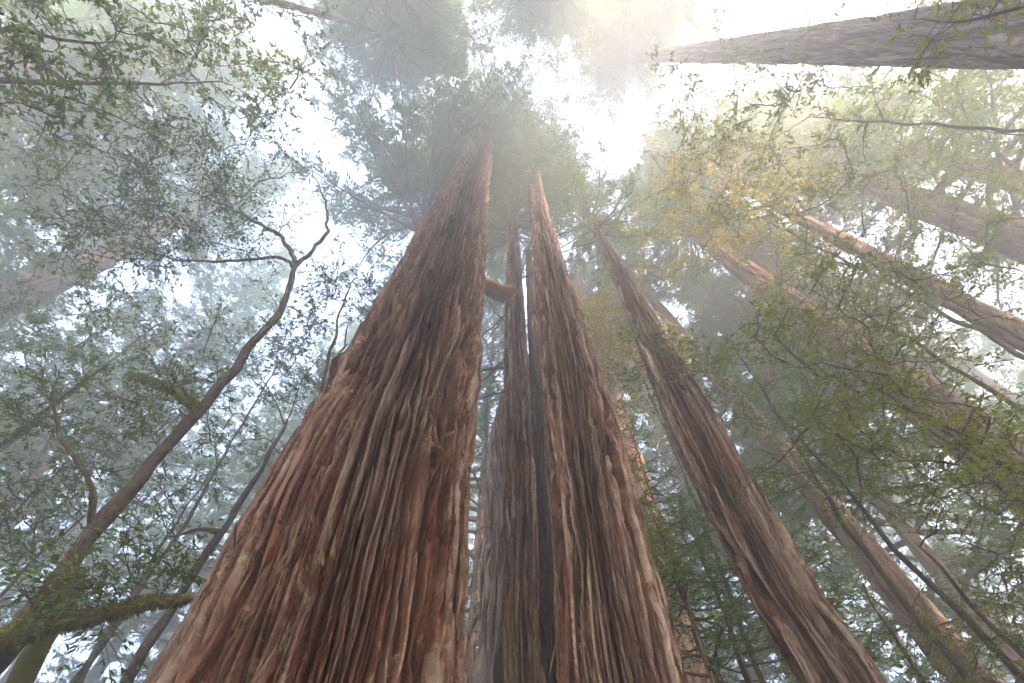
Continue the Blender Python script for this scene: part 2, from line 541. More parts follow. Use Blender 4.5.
def prof_px(rows, D):
    """rows (y, x left, x right) of the outline, D metres from the camera to the trunk's axis"""
    out = []
    for y, xl, xr in rows:
        a, b = ray(xl, y), ray(xr, y)
        al, ar = math.atan2(a[0], a[1]), math.atan2(b[0], b[1])
        az = (al + ar) / 2
        r = D * math.sin(abs(ar - al) / 2)
        c = ray((xl + xr) / 2, y)
        z = CAM[2] + D * c[2] / math.hypot(c[0], c[1])
        out.append((z, D * math.sin(az), D * math.cos(az), r))
    return sorted(out)


def finish_prof(p, H, flare=1.18, rtop=0.12):
    p = sorted(p)
    z, x, y, r = p[0]
    z1, x1, y1, r1 = p[-1]
    return [(-0.5, x, y, r * flare), (z * 0.5, x, y, r * (1 + (flare - 1) * 0.4))] + p + [(H, x1, y1, rtop)]


# ------------------------------------------------------------------ redwood crowns
def redwood_crown(seed, H, R, nb, mat, name, spray=(0.24, 0.06), low_bare=0.0, tfoliage=16, up=0.0):
    rng = np.random.default_rng(seed)
    tb = Tubes()
    O, Dr, Ln = [], [], []
    for i in range(nb):
        t = ((i + rng.random()) / nb) ** 0.92
        az = i * 2.39996 + rng.normal() * 0.5
        L = R * (1 - t) ** 0.75 * (0.45 + 0.65 * rng.random()) * min(1, 0.55 + t * 4) + 0.35
        el = math.radians(rng.uniform(-16, 14) + up + 35 * max(0, t - 0.6))
        n = 7
        d = np.array([math.cos(az) * math.cos(el), math.sin(az) * math.cos(el), math.sin(el)])
        P = [np.array([0, 0, t * H])]
        for k in range(n):
            d = nrm(d + rng.normal(0, 0.13, 3) + np.array([0, 0, -0.05 if k < 3 else 0.09]))
            P.append(P[-1] + d * L / n)
        P = np.array(P)
        r0 = 0.010 + 0.015 * L
        tb.add(P, np.linspace(r0, 0.006, n + 1), 5)
        m = int(L / 0.30)
        s = rng.uniform(low_bare if t < 0.3 else 0.14, 1.0, m * 2)
        idx = np.clip(s * n, 0, n - 1e-3)
        k0 = idx.astype(int)
        fr = (idx - k0)[:, None]
        pt = P[k0] * (1 - fr) + P[k0 + 1] * fr
        bd = nrm(P[k0 + 1] - P[k0])
        side = nrm(np.cross(bd, np.array([0, 0, 1.0]))) * np.where(rng.random(m * 2) < 0.5, 1, -1)[:, None]
        dd = nrm(bd * rng.uniform(0.35, 1.0, (m * 2, 1)) + side * rng.uniform(0.4, 1.0, (m * 2, 1)) + rng.normal(0, 0.22, (m * 2, 3)))
        dd[:, 2] -= 0.08
        ll = (0.30 + 0.30 * L * (1 - s) * 0.8) * rng.uniform(0.5, 1.2, m * 2)
        O.append(pt)
        Dr.append(dd)
        Ln.append(np.minimum(ll, 1.5))
        for p_, d_, l_ in zip(pt[::3], dd[::3], Ln[-1][::3]):
            tb.add([p_, p_ + d_ * l_ * 0.5 + [0, 0, 0.02], p_ + d_ * l_], [0.008, 0.006, 0.003], 3)
    O, Dr, Ln = np.concatenate(O), nrm(np.concatenate(Dr)), np.concatenate(Ln)
    k = tfoliage
    s = rng.random((len(O), k))
    c = O[:, None, :] + Dr[:, None, :] * (Ln[:, None] * s)[..., None] + rng.normal(0, 0.035, (len(O), k, 3))
    nr = nrm(np.array([0, 0, 1.0]) + rng.normal(0, 0.38, (len(O), k, 3)))
    side = nrm(np.cross(Dr[:, None, :], nr)) * np.where(rng.random((len(O), k)) < 0.5, 1, -1)[..., None]
    ax = nrm(Dr[:, None, :] * 0.75 + side * rng.uniform(0.3, 1.0, (len(O), k, 1)) + rng.normal(0, 0.15, (len(O), k, 3)))
    n = len(O) * k
    fm = leaf_mesh(name, c.reshape(-1, 3), ax.reshape(-1, 3), nr.reshape(-1, 3), spray[0] * rng.uniform(0.6, 1.3, n), spray[1] * rng.uniform(0.7, 1.3, n), mat, rng)
    return tb.mesh('branches', M_LIMB), fm


VAR = []
for i in range(5):
    VAR.append(redwood_crown(100 + i, 24.0, 5.5, 170, M_NEEDLE if i != 3 else M_NEEDLE_Y, 'foliage', (0.20, 0.055), 0.2, 14))


VAR.append(redwood_crown(120, 12.0, 2.4, 90, M_NEEDLE_G, 'foliage', (0.11, 0.033), 0.1, 12))
DIM = [(24.0, 5.5)] * 5 + [(12.0, 2.4)]


def add_crown(root, base, x, y, z0, H, R, variant, rot):
    bm_, fm_ = VAR[variant] if isinstance(variant, int) else variant
    h0, r0 = DIM[variant] if isinstance(variant, int) else (H, R)
    for nme, me in (('branches', bm_), ('foliage', fm_)):
        o = link(nme, me, root, (x - base[0], y - base[1], z0 - base[2]))
        o.scale = (R / r0, R / r0, H / h0)
        o.rotation_euler = (0, 0, rot)


def hero(label, rows, D, H, z0, R, ncell, zl, depth, cols, dz0, seed, mat, crown, flare=1.18, lobes=0.05, group=None, rtop=0.1, nk=0):
    p = finish_prof(prof_px(rows, D), H, flare, rtop)
    base = (p[0][1], p[0][2], 0.0)
    t = thing('redwood_tree', label, 'tree', base, group)
    rk = np.random.default_rng(seed + 5)
    fa = (math.atan2(-base[1], -base[0]) / (2 * math.pi)) % 1.0
    knots = [((fa + rk.uniform(-0.24, 0.24)) % 1.0, rk.uniform(4.0, 22.0), rk.uniform(0.010, 0.018), rk.uniform(0.16, 0.34)) for _ in range(nk)]
    tk = link('trunk', trunk_mesh('trunk', p, mat, ncell, zl, depth, cols, dz0, D, H, seed, base, 0, lobes, 0.0, knots), t)
    splinters(tk, int(cols * 3.5), seed, M_FIB_RED if mat is M_BARK_RED else M_FIB_TAN, 1.0 if cols > 900 else 0.8)
    if crown is not None:
        add_crown(t, base, p[-1][1], p[-1][2], z0, H - z0, R, crown, seed)
    return t, base, p


GIANT, gbase, gp = hero('giant redwood with a huge red-brown furrowed trunk, the widest in the grove',
    [(683, 153, 464), (620, 185, 466), (560, 216, 469), (500, 252, 471), (440, 291, 474), (380, 327, 478), (300, 375, 482), (240, 412, 486), (190, 441, 489), (150, 465, 493), (120, 483, 497)],
    6.1, 68, 46, 10.0, 54, 9.0, 0.28, 1700, 0.02, 5, M_BARK_RED, redwood_crown(11, 22, 10.0, 170, M_NEEDLE, 'foliage', (0.22, 0.06), 0.1, 17), 1.15, 0.035, nk=16)
add_crown(GIANT, gbase, gp[-1][1] + 2.2, gp[-1][2] - 0.6, 57, 10.5, 3.0, 3, 0.7)  # yellow needles put the sunlit right side into the crown's colour
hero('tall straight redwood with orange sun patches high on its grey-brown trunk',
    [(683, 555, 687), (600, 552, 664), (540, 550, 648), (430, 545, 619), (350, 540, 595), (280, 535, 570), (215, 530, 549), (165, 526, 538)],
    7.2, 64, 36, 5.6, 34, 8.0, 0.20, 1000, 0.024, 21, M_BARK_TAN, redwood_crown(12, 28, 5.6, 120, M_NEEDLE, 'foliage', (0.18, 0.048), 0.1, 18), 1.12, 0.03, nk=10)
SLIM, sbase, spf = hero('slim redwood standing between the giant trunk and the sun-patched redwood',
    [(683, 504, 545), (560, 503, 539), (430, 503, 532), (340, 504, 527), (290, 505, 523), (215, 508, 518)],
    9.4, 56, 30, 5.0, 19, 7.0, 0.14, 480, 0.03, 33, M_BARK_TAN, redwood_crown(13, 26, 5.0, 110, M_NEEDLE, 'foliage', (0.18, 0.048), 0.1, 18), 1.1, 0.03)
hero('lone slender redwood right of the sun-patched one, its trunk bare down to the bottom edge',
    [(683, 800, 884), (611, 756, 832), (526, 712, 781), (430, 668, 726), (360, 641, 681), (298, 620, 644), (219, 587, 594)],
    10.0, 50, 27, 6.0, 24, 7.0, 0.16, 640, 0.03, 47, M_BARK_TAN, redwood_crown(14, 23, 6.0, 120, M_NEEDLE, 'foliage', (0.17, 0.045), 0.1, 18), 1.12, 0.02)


def stub(root, base, a, b, r0, r1, name='dead_limb', mat=None, seed=1, rough=0.12, sag=0.0):
    tb = Tubes()
    w = np.linspace(0, 1, 12)[:, None]
    rng = np.random.default_rng(seed)
    Q = np.array(a) * (1 - w) + np.array(b) * w + np.array([0, 0, 1.0]) * sag * np.sin(w * math.pi)
    Q[1:] += rng.normal(0, 0.03 * np.linalg.norm(np.array(b) - np.array(a)) / 3, (11, 3))
    tb.add(Q - np.array(base), r0 + (r1 - r0) * w[:, 0] ** 0.7, 12, rough, seed)
    link(name, tb.mesh(name, mat or M_LIMB), root)


rg = np.random.default_rng(77)
_zs = [q[0] for q in spf]
for i in range(16):
    z = rg.uniform(14, 33)
    x0, y0, r0 = (np.interp(z, _zs, [q[k] for q in spf]) for k in (1, 2, 3))
    az = rg.uniform(0, 6.28)
    L = rg.uniform(0.8, 3.2)
    d = np.array([math.cos(az), math.sin(az), rg.uniform(-0.25, 0.1)])
    a = np.array([x0, y0, z]) + d * r0 * 0.6
    stub(SLIM, sbase, a, a + d * (L + r0), 0.035 + 0.01 * L, 0.008, 'dead_limb', None, 400 + i, 0.1, 0.1)
z = at_d(500, 298, 9.4)[2]
x0, y0, r0 = (np.interp(z, _zs, [q[k] for q in spf]) for k in (1, 2, 3))
stub(SLIM, sbase, (x0, y0, z), (x0 - 1.75, y0 - 0.7, z + 0.2), 0.50, 0.36, 'burl', M_LIMB, 5, 0.22)
_zs = [q[0] for q in gp]
for i in range(9):
    z = rg.uniform(34, 58)
    x0, y0, r0 = (np.interp(z, _zs, [q[k] for q in gp]) for k in (1, 2, 3))
    az = rg.uniform(-0.6, 3.6)
    L = rg.uniform(1.5, 5.5)
    d = np.array([math.cos(az), math.sin(az), rg.uniform(-0.2, 0.25)])
    a = np.array([x0, y0, z]) + d * r0 * 0.7
    stub(GIANT, gbase, a, a + d * (L + r0), 0.05 + 0.018 * L, 0.012, 'dead_limb', None, 500 + i, 0.1, 0.2)

# thin trunk squeezed between, dark-coloured for the shade in the gap, and the weathered snag
p = [(-0.5, *at_d(548, 600, 10.4)[:2], 0.42), (30, *at_d(535, 320, 10.4)[:2], 0.24)]
base = (p[0][1], p[0][2], 0)
t = thing('dead_snag', 'thin dead trunk, its bark coloured dark for gap shade, wedged in the gap behind the sun-patched redwood', 'dead tree', base)
link('trunk', trunk_mesh('trunk', p, M_BARK_DARK, 9, 3.5, 0.08, 160, 0.05, 9.0, 30, 60, base), t)

p = prof_px([(683, 474, 515), (560, 481, 516), (470, 487, 513), (430, 490, 509)], 10.2)
zt = p[-1][0] + 1.2
p = [(-0.5, p[0][1], p[0][2], p[0][3] * 1.1)] + p + [(zt, p[-1][1] + .1, p[-1][2], 0.16)]
base = (p[0][1], p[0][2], 0)
t = thing('dead_snag', 'broken grey snag half hidden behind the slim redwood', 'dead tree', base)
link('trunk', trunk_mesh('trunk', p, M_BARK_GREY, 11, 3.0, 0.09, 220, 0.03, 10.0, zt, 71, base, jag=1.3), t)

# ------------------------------------------------------------------ redwoods standing in the fog
def fog_redwood(label, px, py, width, D, H, z0, R, variant, seed, tilt=None, cols=110, mat=None, sc=1.0):
    """trunk through pixel (px, py), about width pixels across there; crowns of random make"""
    P = at_d(px, py, D)
    d = np.linalg.norm(P - CAM)
    r = width / 2 * d / np.linalg.norm(ray(px, py))
    z, x, y = P[2], P[0], P[1]
    if tilt is not None:
        Q = at_d(*tilt, D)
        kx, ky = (Q[0] - x) / (Q[2] - z), (Q[1] - y) / (Q[2] - z)
    else:
        kx = ky = 0
    f = lambda zz: (x + kx * (zz - z), y + ky * (zz - z))
    pr = [(-0.5, *f(0), r * 1.25 + 0.004 * z), (z * 0.3, *f(z * 0.3), r * 1.1 + 0.003 * z), (z, x, y, r), (z + 0.72 * (H - z), *f(z + 0.72 * (H - z)), r * 0.55), (H, *f(H), 0.06)]
    if H < z + 3:
        raise ValueError(label)
    base = (*f(0), 0.0)
    t = thing('redwood_tree', label, 'tree', base, 'redwoods standing in the fog')
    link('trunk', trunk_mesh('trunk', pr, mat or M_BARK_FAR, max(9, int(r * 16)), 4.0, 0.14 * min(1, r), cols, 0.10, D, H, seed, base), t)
    cx, cy = f((z0 + H) / 2)
    if variant is not None:
        add_crown(t, base, cx, cy, z0, H - z0, R, variant, seed * 1.7)
    return t


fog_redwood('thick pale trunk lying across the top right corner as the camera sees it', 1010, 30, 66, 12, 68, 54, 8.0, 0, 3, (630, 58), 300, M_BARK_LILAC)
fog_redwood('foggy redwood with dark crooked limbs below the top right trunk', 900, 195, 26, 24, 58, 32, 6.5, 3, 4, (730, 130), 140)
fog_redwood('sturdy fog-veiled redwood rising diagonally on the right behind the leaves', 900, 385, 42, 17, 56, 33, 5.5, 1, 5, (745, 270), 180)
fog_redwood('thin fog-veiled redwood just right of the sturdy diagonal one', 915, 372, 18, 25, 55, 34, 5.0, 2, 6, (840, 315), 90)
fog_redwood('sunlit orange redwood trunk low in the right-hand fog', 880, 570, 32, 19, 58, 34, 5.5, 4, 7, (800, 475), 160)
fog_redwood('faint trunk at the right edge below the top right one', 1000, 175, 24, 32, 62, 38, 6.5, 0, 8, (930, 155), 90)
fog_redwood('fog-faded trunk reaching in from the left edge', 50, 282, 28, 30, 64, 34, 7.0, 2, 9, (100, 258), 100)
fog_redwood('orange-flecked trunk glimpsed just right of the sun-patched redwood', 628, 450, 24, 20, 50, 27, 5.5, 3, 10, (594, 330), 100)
bg_list = [
    ('pale redwood spreading across the top edge left of the giant', 300, 60, 24, 30, 66, 32, 7.5, 0),
    ('fog-bleached redwood behind the dark leaves of the top left corner', 150, 70, 26, 27, 60, 24, 7.0, 1),
    ('pale redwood seen past the left side of the giant trunk', 330, 400, 20, 34, 58, 18, 7.5, 2),
    ('misty redwood beyond the lowest left corner', 30, 480, 20, 34, 56, 14, 8.0, 4),
    ('distant pale tree in the slit between giant trunk and snag', 448, 560, 12, 42, 54, 10, 8.0, 1),
    ('yellow-needled redwood behind the slender right-hand trunk', 660, 350, 18, 30, 52, 22, 7.0, 3),
    ('dark-green redwood right of the slender trunk, at mid height', 735, 330, 18, 26, 50, 22, 6.5, 0),
    ('misty redwood behind the saplings near the bottom edge', 720, 580, 20, 36, 54, 9, 8.0, 2),
    ('misty redwood in the lower right corner behind the olive leaves', 960, 600, 22, 30, 54, 14, 8.0, 0),
    ('foggy redwood spreading over the top edge right of the giant crown', 600, 20, 16, 14, 66, 50, 6.5, 1),
    ('pale redwood spreading over the top edge above the giant crown', 430, 10, 16, 17, 64, 46, 7.0, 2),
    ('redwood with its dense crown hanging right of the slender tree top', 690, 160, 16, 17, 56, 38, 5.5, 4),
]
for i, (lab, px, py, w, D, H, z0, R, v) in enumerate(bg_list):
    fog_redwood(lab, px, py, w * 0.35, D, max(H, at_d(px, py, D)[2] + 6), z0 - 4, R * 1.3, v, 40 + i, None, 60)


for i, (lab, px, py, D, zz, H, R) in enumerate([
        ('fresh green redwood sapling right of the sun-patched redwood', 668, 545, 10.5, 3.0, 12.5, 2.0),
        ('fresh green young redwood between sun-patched and slender trunks', 715, 590, 13.5, 2.5, 12.0, 2.4),
        ('fresh green young redwood right behind the slender trunk', 790, 575, 14.5, 3.5, 13.0, 2.4)]):
    c = at_d(px, py, D)
    base = (c[0], c[1], 0.0)
    t = thing('redwood_sapling', lab, 'tree', base, 'young redwoods in the understory')
    link('trunk', trunk_mesh('trunk', [(-0.5, c[0], c[1], 0.09), (H, c[0], c[1], 0.02)], M_BARK_FAR, 7, 2.0, 0.02, 40, 0.1, 12, H, 160 + i, base), t)
    add_crown(t, base, c[0], c[1], zz, H - zz, R, 5, i * 1.9)
more = [
    ('green redwood seen through the slit between giant trunk and slim redwood', -1.6, 19.5, 0.25, 52, 9, 6.5, 1),
    ('tall redwood crown spreading behind the top of the sun-patched redwood', 2.1, 9.6, 0.35, 75, 50, 7.5, 1),
    ('dense redwood crown spreading left behind the giant trunk', -6.8, 11.0, 0.8, 67, 34, 13.5, 4),
    ('fog-veiled redwood hanging over the top edge left of the giant top', -8, -5, 0.7, 66, 36, 8.5, 1),
    ('fog-veiled redwood hanging over the top edge right above the giant', 3.2, -5.6, 0.5, 74, 46, 8.5, 2),
    ('thin pale redwood crown high between corner bough and giant top', -9.5, -2.2, 0.2, 67, 42, 9, 2),
    ('misty redwood crown over the left edge', -30, 6, 0.3, 54, 18, 10, 4),
    ('leafy redwood crown above the top right trunk', 14, -5, 0.3, 67, 46, 6.5, 0),
    ('drooping redwood crown just under the top right trunk', 24, 4.5, 0.35, 60, 22, 9.5, 4),
    ('dense redwood crown in the right-hand fog at mid height', 22, 15, 0.3, 54, 22, 8.5, 3),
]
for i, (lab, x, y, r, H, z0, R, v) in enumerate(more):
    H = min(H, 67.0)
    base = (x, y, 0.0)
    t = thing('redwood_tree', lab, 'tree', base, 'redwoods standing in the fog')
    link('trunk', trunk_mesh('trunk', [(-0.5, x, y, r), (H, x, y, 0.08)], M_BARK_FAR, 14, 2.4, 0.07, 70, 0.2, 20, H, 140 + i, base), t)
    add_crown(t, base, x, y, z0, H - z0, R, v, i * 2.1)


# ------------------------------------------------------------------ the far wood, one mass in the fog
def far_wood():
    protos = []
    for i in range(3):
        b_, f_ = redwood_crown(700 + i, 45.0, 6.5, 110, M_NEEDLE, 'far_crown', (0.42, 0.13), 0.1, 9)
        co = np.zeros(len(f_.vertices) * 3, np.float32)
        f_.vertices.foreach_get('co', co)
        r_ = np.zeros(len(f_.polygons), np.float32)
        f_.attributes['rnd'].data.foreach_get('value', r_)
        protos.append((co.reshape(-1, 3), r_))
    rng = np.random.default_rng(9)
    vs, rs, tb = [], [], Tubes()
    k = 46
    for i in range(k):
        az = math.radians(-105 + 210 * (i + rng.random() * 0.8) / k)
        D = rng.uniform(40, 62)
        x, y, z0, sc_ = D * math.sin(az), D * math.cos(az), rng.uniform(2, 9), rng.uniform(0.9, 1.15)
        co, r_ = protos[i % 3]
        a = rng.uniform(0, 6.28)
        c, s_ = math.cos(a), math.sin(a)
        vs.append(np.stack([(co[:, 0] * c - co[:, 1] * s_) * sc_ * 1.1 + x, (co[:, 0] * s_ + co[:, 1] * c) * sc_ * 1.1 + y, co[:, 2] * sc_ + z0], 1))
        rs.append(r_)
        tb.add([[x, y, -0.3], [x, y, 15], [x, y, z0 + 44 * sc_]], [rng.uniform(0.5, 0.8), 0.5, 0.08], 8)
    v = np.concatenate(vs)
    o = link('far_wood', mesh_np('far_wood', v, np.arange(len(v)).reshape(-1, 4), M_NEEDLE, False, {'rnd': ('FACE', 'FLOAT', np.concatenate(rs))}))
    o['kind'] = 'stuff'
    t_ = link('far_wood_stems', tb.mesh('far_wood_stems', M_LIMB), o)
    t_['kind'] = 'stuff'


far_wood()


# ------------------------------------------------------------------ broad-leaved trees
def hardwood(label, path, rad, clusters, seed, mat_leaf, name='hardwood_tree', twigs=5, leaves=9, leaf=(0.085, 0.032),
             mat_wood=None, limbs=(), cat='tree', group=None, kids=10, fold=True, tw_len=0.5):
    """path: trunk points, rad: radii; limbs: (points, r0, r1, material); clusters: (centre, radii, number of boughs)"""
    rng = np.random.default_rng(seed)
    path = np.array(path, float)
    base = path[0].copy()
    t = thing(name, label, cat, base, group)

    def smooth(pts, n, jit):
        pts = np.array(pts, float)
        s = np.concatenate([[0], np.cumsum(np.linalg.norm(np.diff(pts, axis=0), axis=1))])
        q = np.linspace(0, s[-1], n)
        out = np.stack([np.interp(q, s, pts[:, i]) for i in range(3)], 1)
        for _ in range(2):
            out[1:-1] = out[1:-1] * 0.5 + (out[:-2] + out[2:]) * 0.25
        j = rng.normal(0, jit, out.shape)
        j[0] = 0
        for _ in range(2):
            j[1:-1] = j[1:-1] * 0.5 + (j[:-2] + j[2:]) * 0.25
        return out + j, q / s[-1]
    L = np.linalg.norm(np.diff(path, axis=0), axis=1).sum()
    n = max(12, int(L / 0.22))
    P, q = smooth(path, n, 0.055)
    R = np.interp(q, np.linspace(0, 1, len(rad)), rad)
    tb = Tubes()
    R = R * (1 + 0.07 * np.sin(np.arange(n) * 0.9 + seed) + rng.normal(0, 0.03, n))
    tb.add(P - base, R, 20, 0.09, seed)
    link('trunk', tb.mesh('trunk', mat_wood or M_WOOD), t)
    nodes = [P[int(n * 0.35):]]
    for pts, r0, r1, mw in limbs:
        Ln = np.linalg.norm(np.diff(np.array(pts), axis=0), axis=1).sum()
        m_ = max(8, int(Ln / 0.14))
        Q, _ = smooth(pts, m_, 0.045)
        rr = np.linspace(r0, r1, m_) * (1 + rng.normal(0, 0.06, m_))
        tb = Tubes()
        tb.add(Q - base, rr, 14 if r0 > 0.08 else 9, 0.12, seed + 5)
        pass
        lo = link('limb', tb.mesh('limb', mw or M_WOOD), t)
        if mw is M_MOSSY:
            nm = int(Ln * 1500)
            f_ = rng.random(nm) * (m_ - 1.01)
            i_ = f_.astype(int)
            c_ = Q[i_] + (Q[i_ + 1] - Q[i_]) * (f_ - i_)[:, None]
            o_ = rng.normal(size=(nm, 3)) + np.array([0, 0, 0.25])
            tq = nrm(Q[i_ + 1] - Q[i_])
            o_ = nrm(o_ - tq * np.sum(o_ * tq, 1, keepdims=True))
            dn = nrm(o_ + rng.normal(0, 0.5, (nm, 3)) + np.array([0, 0, -0.45]))
            link('moss', leaf_mesh('moss', c_ + o_ * (rr[i_] * 0.92)[:, None] - base, dn, rng.normal(size=(nm, 3)), rng.uniform(0.02, 0.075, nm), rng.uniform(0.006, 0.016, nm), M_MOSS, rng), lo)
        nodes.append(Q[m_ // 4:])
    nodes = np.concatenate(nodes)
    tg = []
    for c, r, k in clusters:
        a = nrm(rng.normal(size=(k, 3))) * (rng.random((k, 1)) ** 0.4)
        tg.append(np.array(c) + a * np.array(r))
    if not tg:
        return t
    tg = np.concatenate(tg)
    near = np.array([np.min(np.linalg.norm(nodes - g_, axis=1)) for g_ in tg])
    tg = tg[np.argsort(near)]
    tw = Tubes()
    TO, TD, TL = [], [], []
    for g_ in tg:
        dd = np.linalg.norm(nodes - g_, axis=1) + 0.25 * np.maximum(0, nodes[:, 2] - g_[2])
        s = nodes[np.argmin(dd)]
        l = np.linalg.norm(g_ - s)
        if l < 0.15:
            continue
        k = max(4, int(l / 0.22))
        mid = (s + g_) / 2 + np.array([0, 0, l * 0.10]) + rng.normal(0, 0.10 * l, 3)
        w = np.linspace(0, 1, k + 1)[:, None]
        Q = s * (1 - w) ** 2 + mid * 2 * w * (1 - w) + g_ * w ** 2
        Q[1:] += rng.normal(0, 0.03 * min(1.0, l), (k, 3))
        tw.add(Q - base, np.linspace(0.006 + 0.011 * min(l, 3), 0.005, k + 1), 5)
        nodes = np.concatenate([nodes, Q[1:]])
        m_ = twigs + int(l * twigs * 0.8)
        sidx = rng.integers(max(1, k // 3), k + 1, m_)
        o_ = Q[sidx]
        bd = nrm(Q[sidx] - Q[sidx - 1])
        d_ = nrm(bd * 0.6 + rng.normal(0, 0.75, (m_, 3)) * np.array([1, 1, 0.5]))
        TO.append(o_)
        TD.append(d_)
        TL.append(rng.uniform(0.4, 1.2, m_) * tw_len)
    TO, TD, TL = np.concatenate(TO), np.concatenate(TD), np.concatenate(TL)
    for a, d_, l in zip(TO, TD, TL):
        tw.add([a - base, a - base + d_ * l * 0.5 + [0, 0, 0.02], a - base + d_ * l], [0.0045, 0.0035, 0.002], 3)
    link('branches', tw.mesh('branches', M_TWIG), t)
    k = leaves
    s = 0.15 + 0.9 * rng.random((len(TO), k)) ** 0.55
    c = TO[:, None] + TD[:, None] * (TL[:, None] * s)[..., None]
    nr = nrm(np.array([0, 0, 1.0]) + rng.normal(0, 0.45, c.shape))
    ax = nrm(TD[:, None] * 0.6 + rng.normal(0, 0.6, c.shape) * np.array([1, 1, 0.5]) + np.array([0, 0, -0.12]))
    nl = len(TO) * k
    fm = leaf_mesh('leaves', (c - base).reshape(-1, 3), ax.reshape(-1, 3), nr.reshape(-1, 3), leaf[0] * rng.uniform(0.6, 1.25, nl), leaf[1] * rng.uniform(0.7, 1.2, nl), mat_leaf, rng, fold)
    link('crown', fm, t)
    return t


def pt(px, py, Y):
    """point at a pixel on the upright plane Y metres ahead"""
    d = ray(px, py)
    return CAM + d * (Y / d[1])


# the leaning hardwood on the left
LT = [(-40, 690, 6.2), (5, 650, 6.05), (100, 520, 5.8), (200, 408, 5.4), (268, 330, 5.0), (292, 285, 4.8), (296, 262, 4.75)]
tp = [pt(*a) for a in LT]
b0 = tp[0] + (tp[0] - tp[2]) * (tp[0][2] / (tp[2][2] - tp[0][2]))
tp = [np.array([b0[0], b0[1], -0.1])] + tp


def lp(*a):
    return [pt(*x) for x in a]


hardwood('leaning mossy hardwood with a crooked forked top left of the giant redwood', tp, [0.19, 0.155, 0.135, 0.118, 0.10, 0.085, 0.072, 0.065],
    [(at_r(250, 200, 15.5), (1.6, 1.4, 1.4), 16), (at_r(200, 165, 14.5), (1.8, 1.6, 1.4), 18), (at_r(150, 150, 14), (1.6, 1.5, 1.5), 18), (at_r(110, 185, 14), (1.8, 1.5, 1.5), 22),
     (at_r(130, 245, 13.5), (1.8, 1.4, 1.4), 22), (at_r(270, 150, 16), (1.2, 1.2, 1.2), 10), (at_r(200, 245, 14.5), (1.6, 1.2, 1.0), 10), (pt(120, 590, 5.3), (0.9, 0.6, 0.5), 12), (pt(70, 600, 5.3), (0.7, 0.6, 0.6), 8), (pt(60, 390, 4.7), (0.8, 0.7, 0.7), 12), (pt(170, 400, 5.2), (0.8, 0.7, 0.7), 8)],
    201, M_LEAF, limbs=[
        (lp((296, 262, 4.75), (280, 235, 4.6), (235, 210, 4.5), (180, 186, 4.3), (150, 172, 4.2)), 0.075, 0.02, None),
        (lp((296, 264, 4.75), (310, 254, 4.7), (328, 232, 4.6), (326, 205, 4.5), (316, 178, 4.4), (304, 162, 4.3)), 0.06, 0.012, None),
        (lp((294, 268, 4.75), (280, 256, 4.7), (240, 260, 4.6), (190, 262, 4.6), (120, 245, 4.5)), 0.055, 0.012, None),
        (lp((200, 408, 5.4), (188, 400, 5.3), (172, 385, 5.2), (150, 379, 5.1), (130, 377, 5.1)), 0.10, 0.06, M_MOSSY),
        (lp((240, 212, 4.5), (244, 185, 4.4), (248, 160, 4.3)), 0.035, 0.01, None),
        (lp((5, 640, 6.0), (40, 625, 5.7), (90, 615, 5.4), (150, 603, 5.3), (192, 598, 5.2)), 0.14, 0.045, M_MOSSY),
        (lp((92, 530, 5.8), (88, 490, 5.3), (70, 455, 5.0), (54, 425, 4.8), (52, 395, 4.7), (60, 370, 4.6)), 0.05, 0.012, None),
    ], twigs=10, leaves=5, leaf=(0.10, 0.038), tw_len=0.6)

hardwood('mossy stump-topped stem beside the leaning hardwood', [pt(28, 690, 6.6) * [1, 1, 0] + [0, 0, -0.1], pt(35, 660, 6.6), pt(62, 615, 6.5), pt(76, 575, 6.5)], [0.17, 0.16, 0.14, 0.12], [], 202, M_LEAF, mat_wood=M_MOSSY, cat='tree')

S2 = [(120, 700, 9.5), (170, 610, 9.2), (220, 532, 9.0), (262, 470, 8.8), (285, 420, 8.7)]
p2 = [pt(*a) for a in S2]
b0 = p2[0] + (p2[0] - p2[2]) * (p2[0][2] / (p2[2][2] - p2[0][2]))
hardwood('thin leaning hardwood between the mossy tree and the giant redwood', [np.array([b0[0], b0[1], -0.1])] + p2, [0.14, 0.12, 0.105, 0.09, 0.07, 0.04],
    [(at_r(265, 360, 17), (2.2, 2.2, 2.2), 24), (at_r(215, 420, 15), (2.0, 2.0, 1.8), 16), (at_r(300, 310, 17), (1.6, 1.6, 1.6), 14)], 203, M_LEAF,
    limbs=[(lp((220, 532, 9.0), (200, 528, 8.8), (175, 536, 8.6)), 0.06, 0.02, None)], leaf=(0.11, 0.042))


def simple_hw(label, px, py, Rg, rads, k, seed, mat, lean=(0, 0), r=0.07, leaf=(0.095, 0.036), twigs=5, leaves=9, sub=4, **kw):
    """a broad-leaved tree whose crown centre is seen at a pixel Rg metres off; trunk foot shifted by lean"""
    rng = np.random.default_rng(seed + 999)
    c = at_r(px, py, Rg)
    foot = np.array([c[0] + lean[0], c[1] + lean[1], -0.1])
    top = c + np.array([0, 0, rads[2] * 0.5])
    mid = foot * 0.5 + c * 0.5 + np.array([rng.normal(0, 0.3), rng.normal(0, 0.3), c[2] * 0.12])
    cl = []
    for i in range(sub):
        a = nrm(rng.normal(size=3)) * np.array(rads) * rng.uniform(0.4, 1.0)
        cl.append((c + a, np.array(rads) * rng.uniform(0.5, 0.8), k // sub))
    return hardwood(label, [foot, foot * 0.8 + mid * 0.2 + [0, 0, 0.1], mid, c * 0.75 + mid * 0.25, top], [r * 1.3, r * 1.1, r * 0.9, r * 0.6, r * 0.25], cl, seed, mat,
                    leaf=leaf, twigs=twigs, leaves=leaves, **kw)


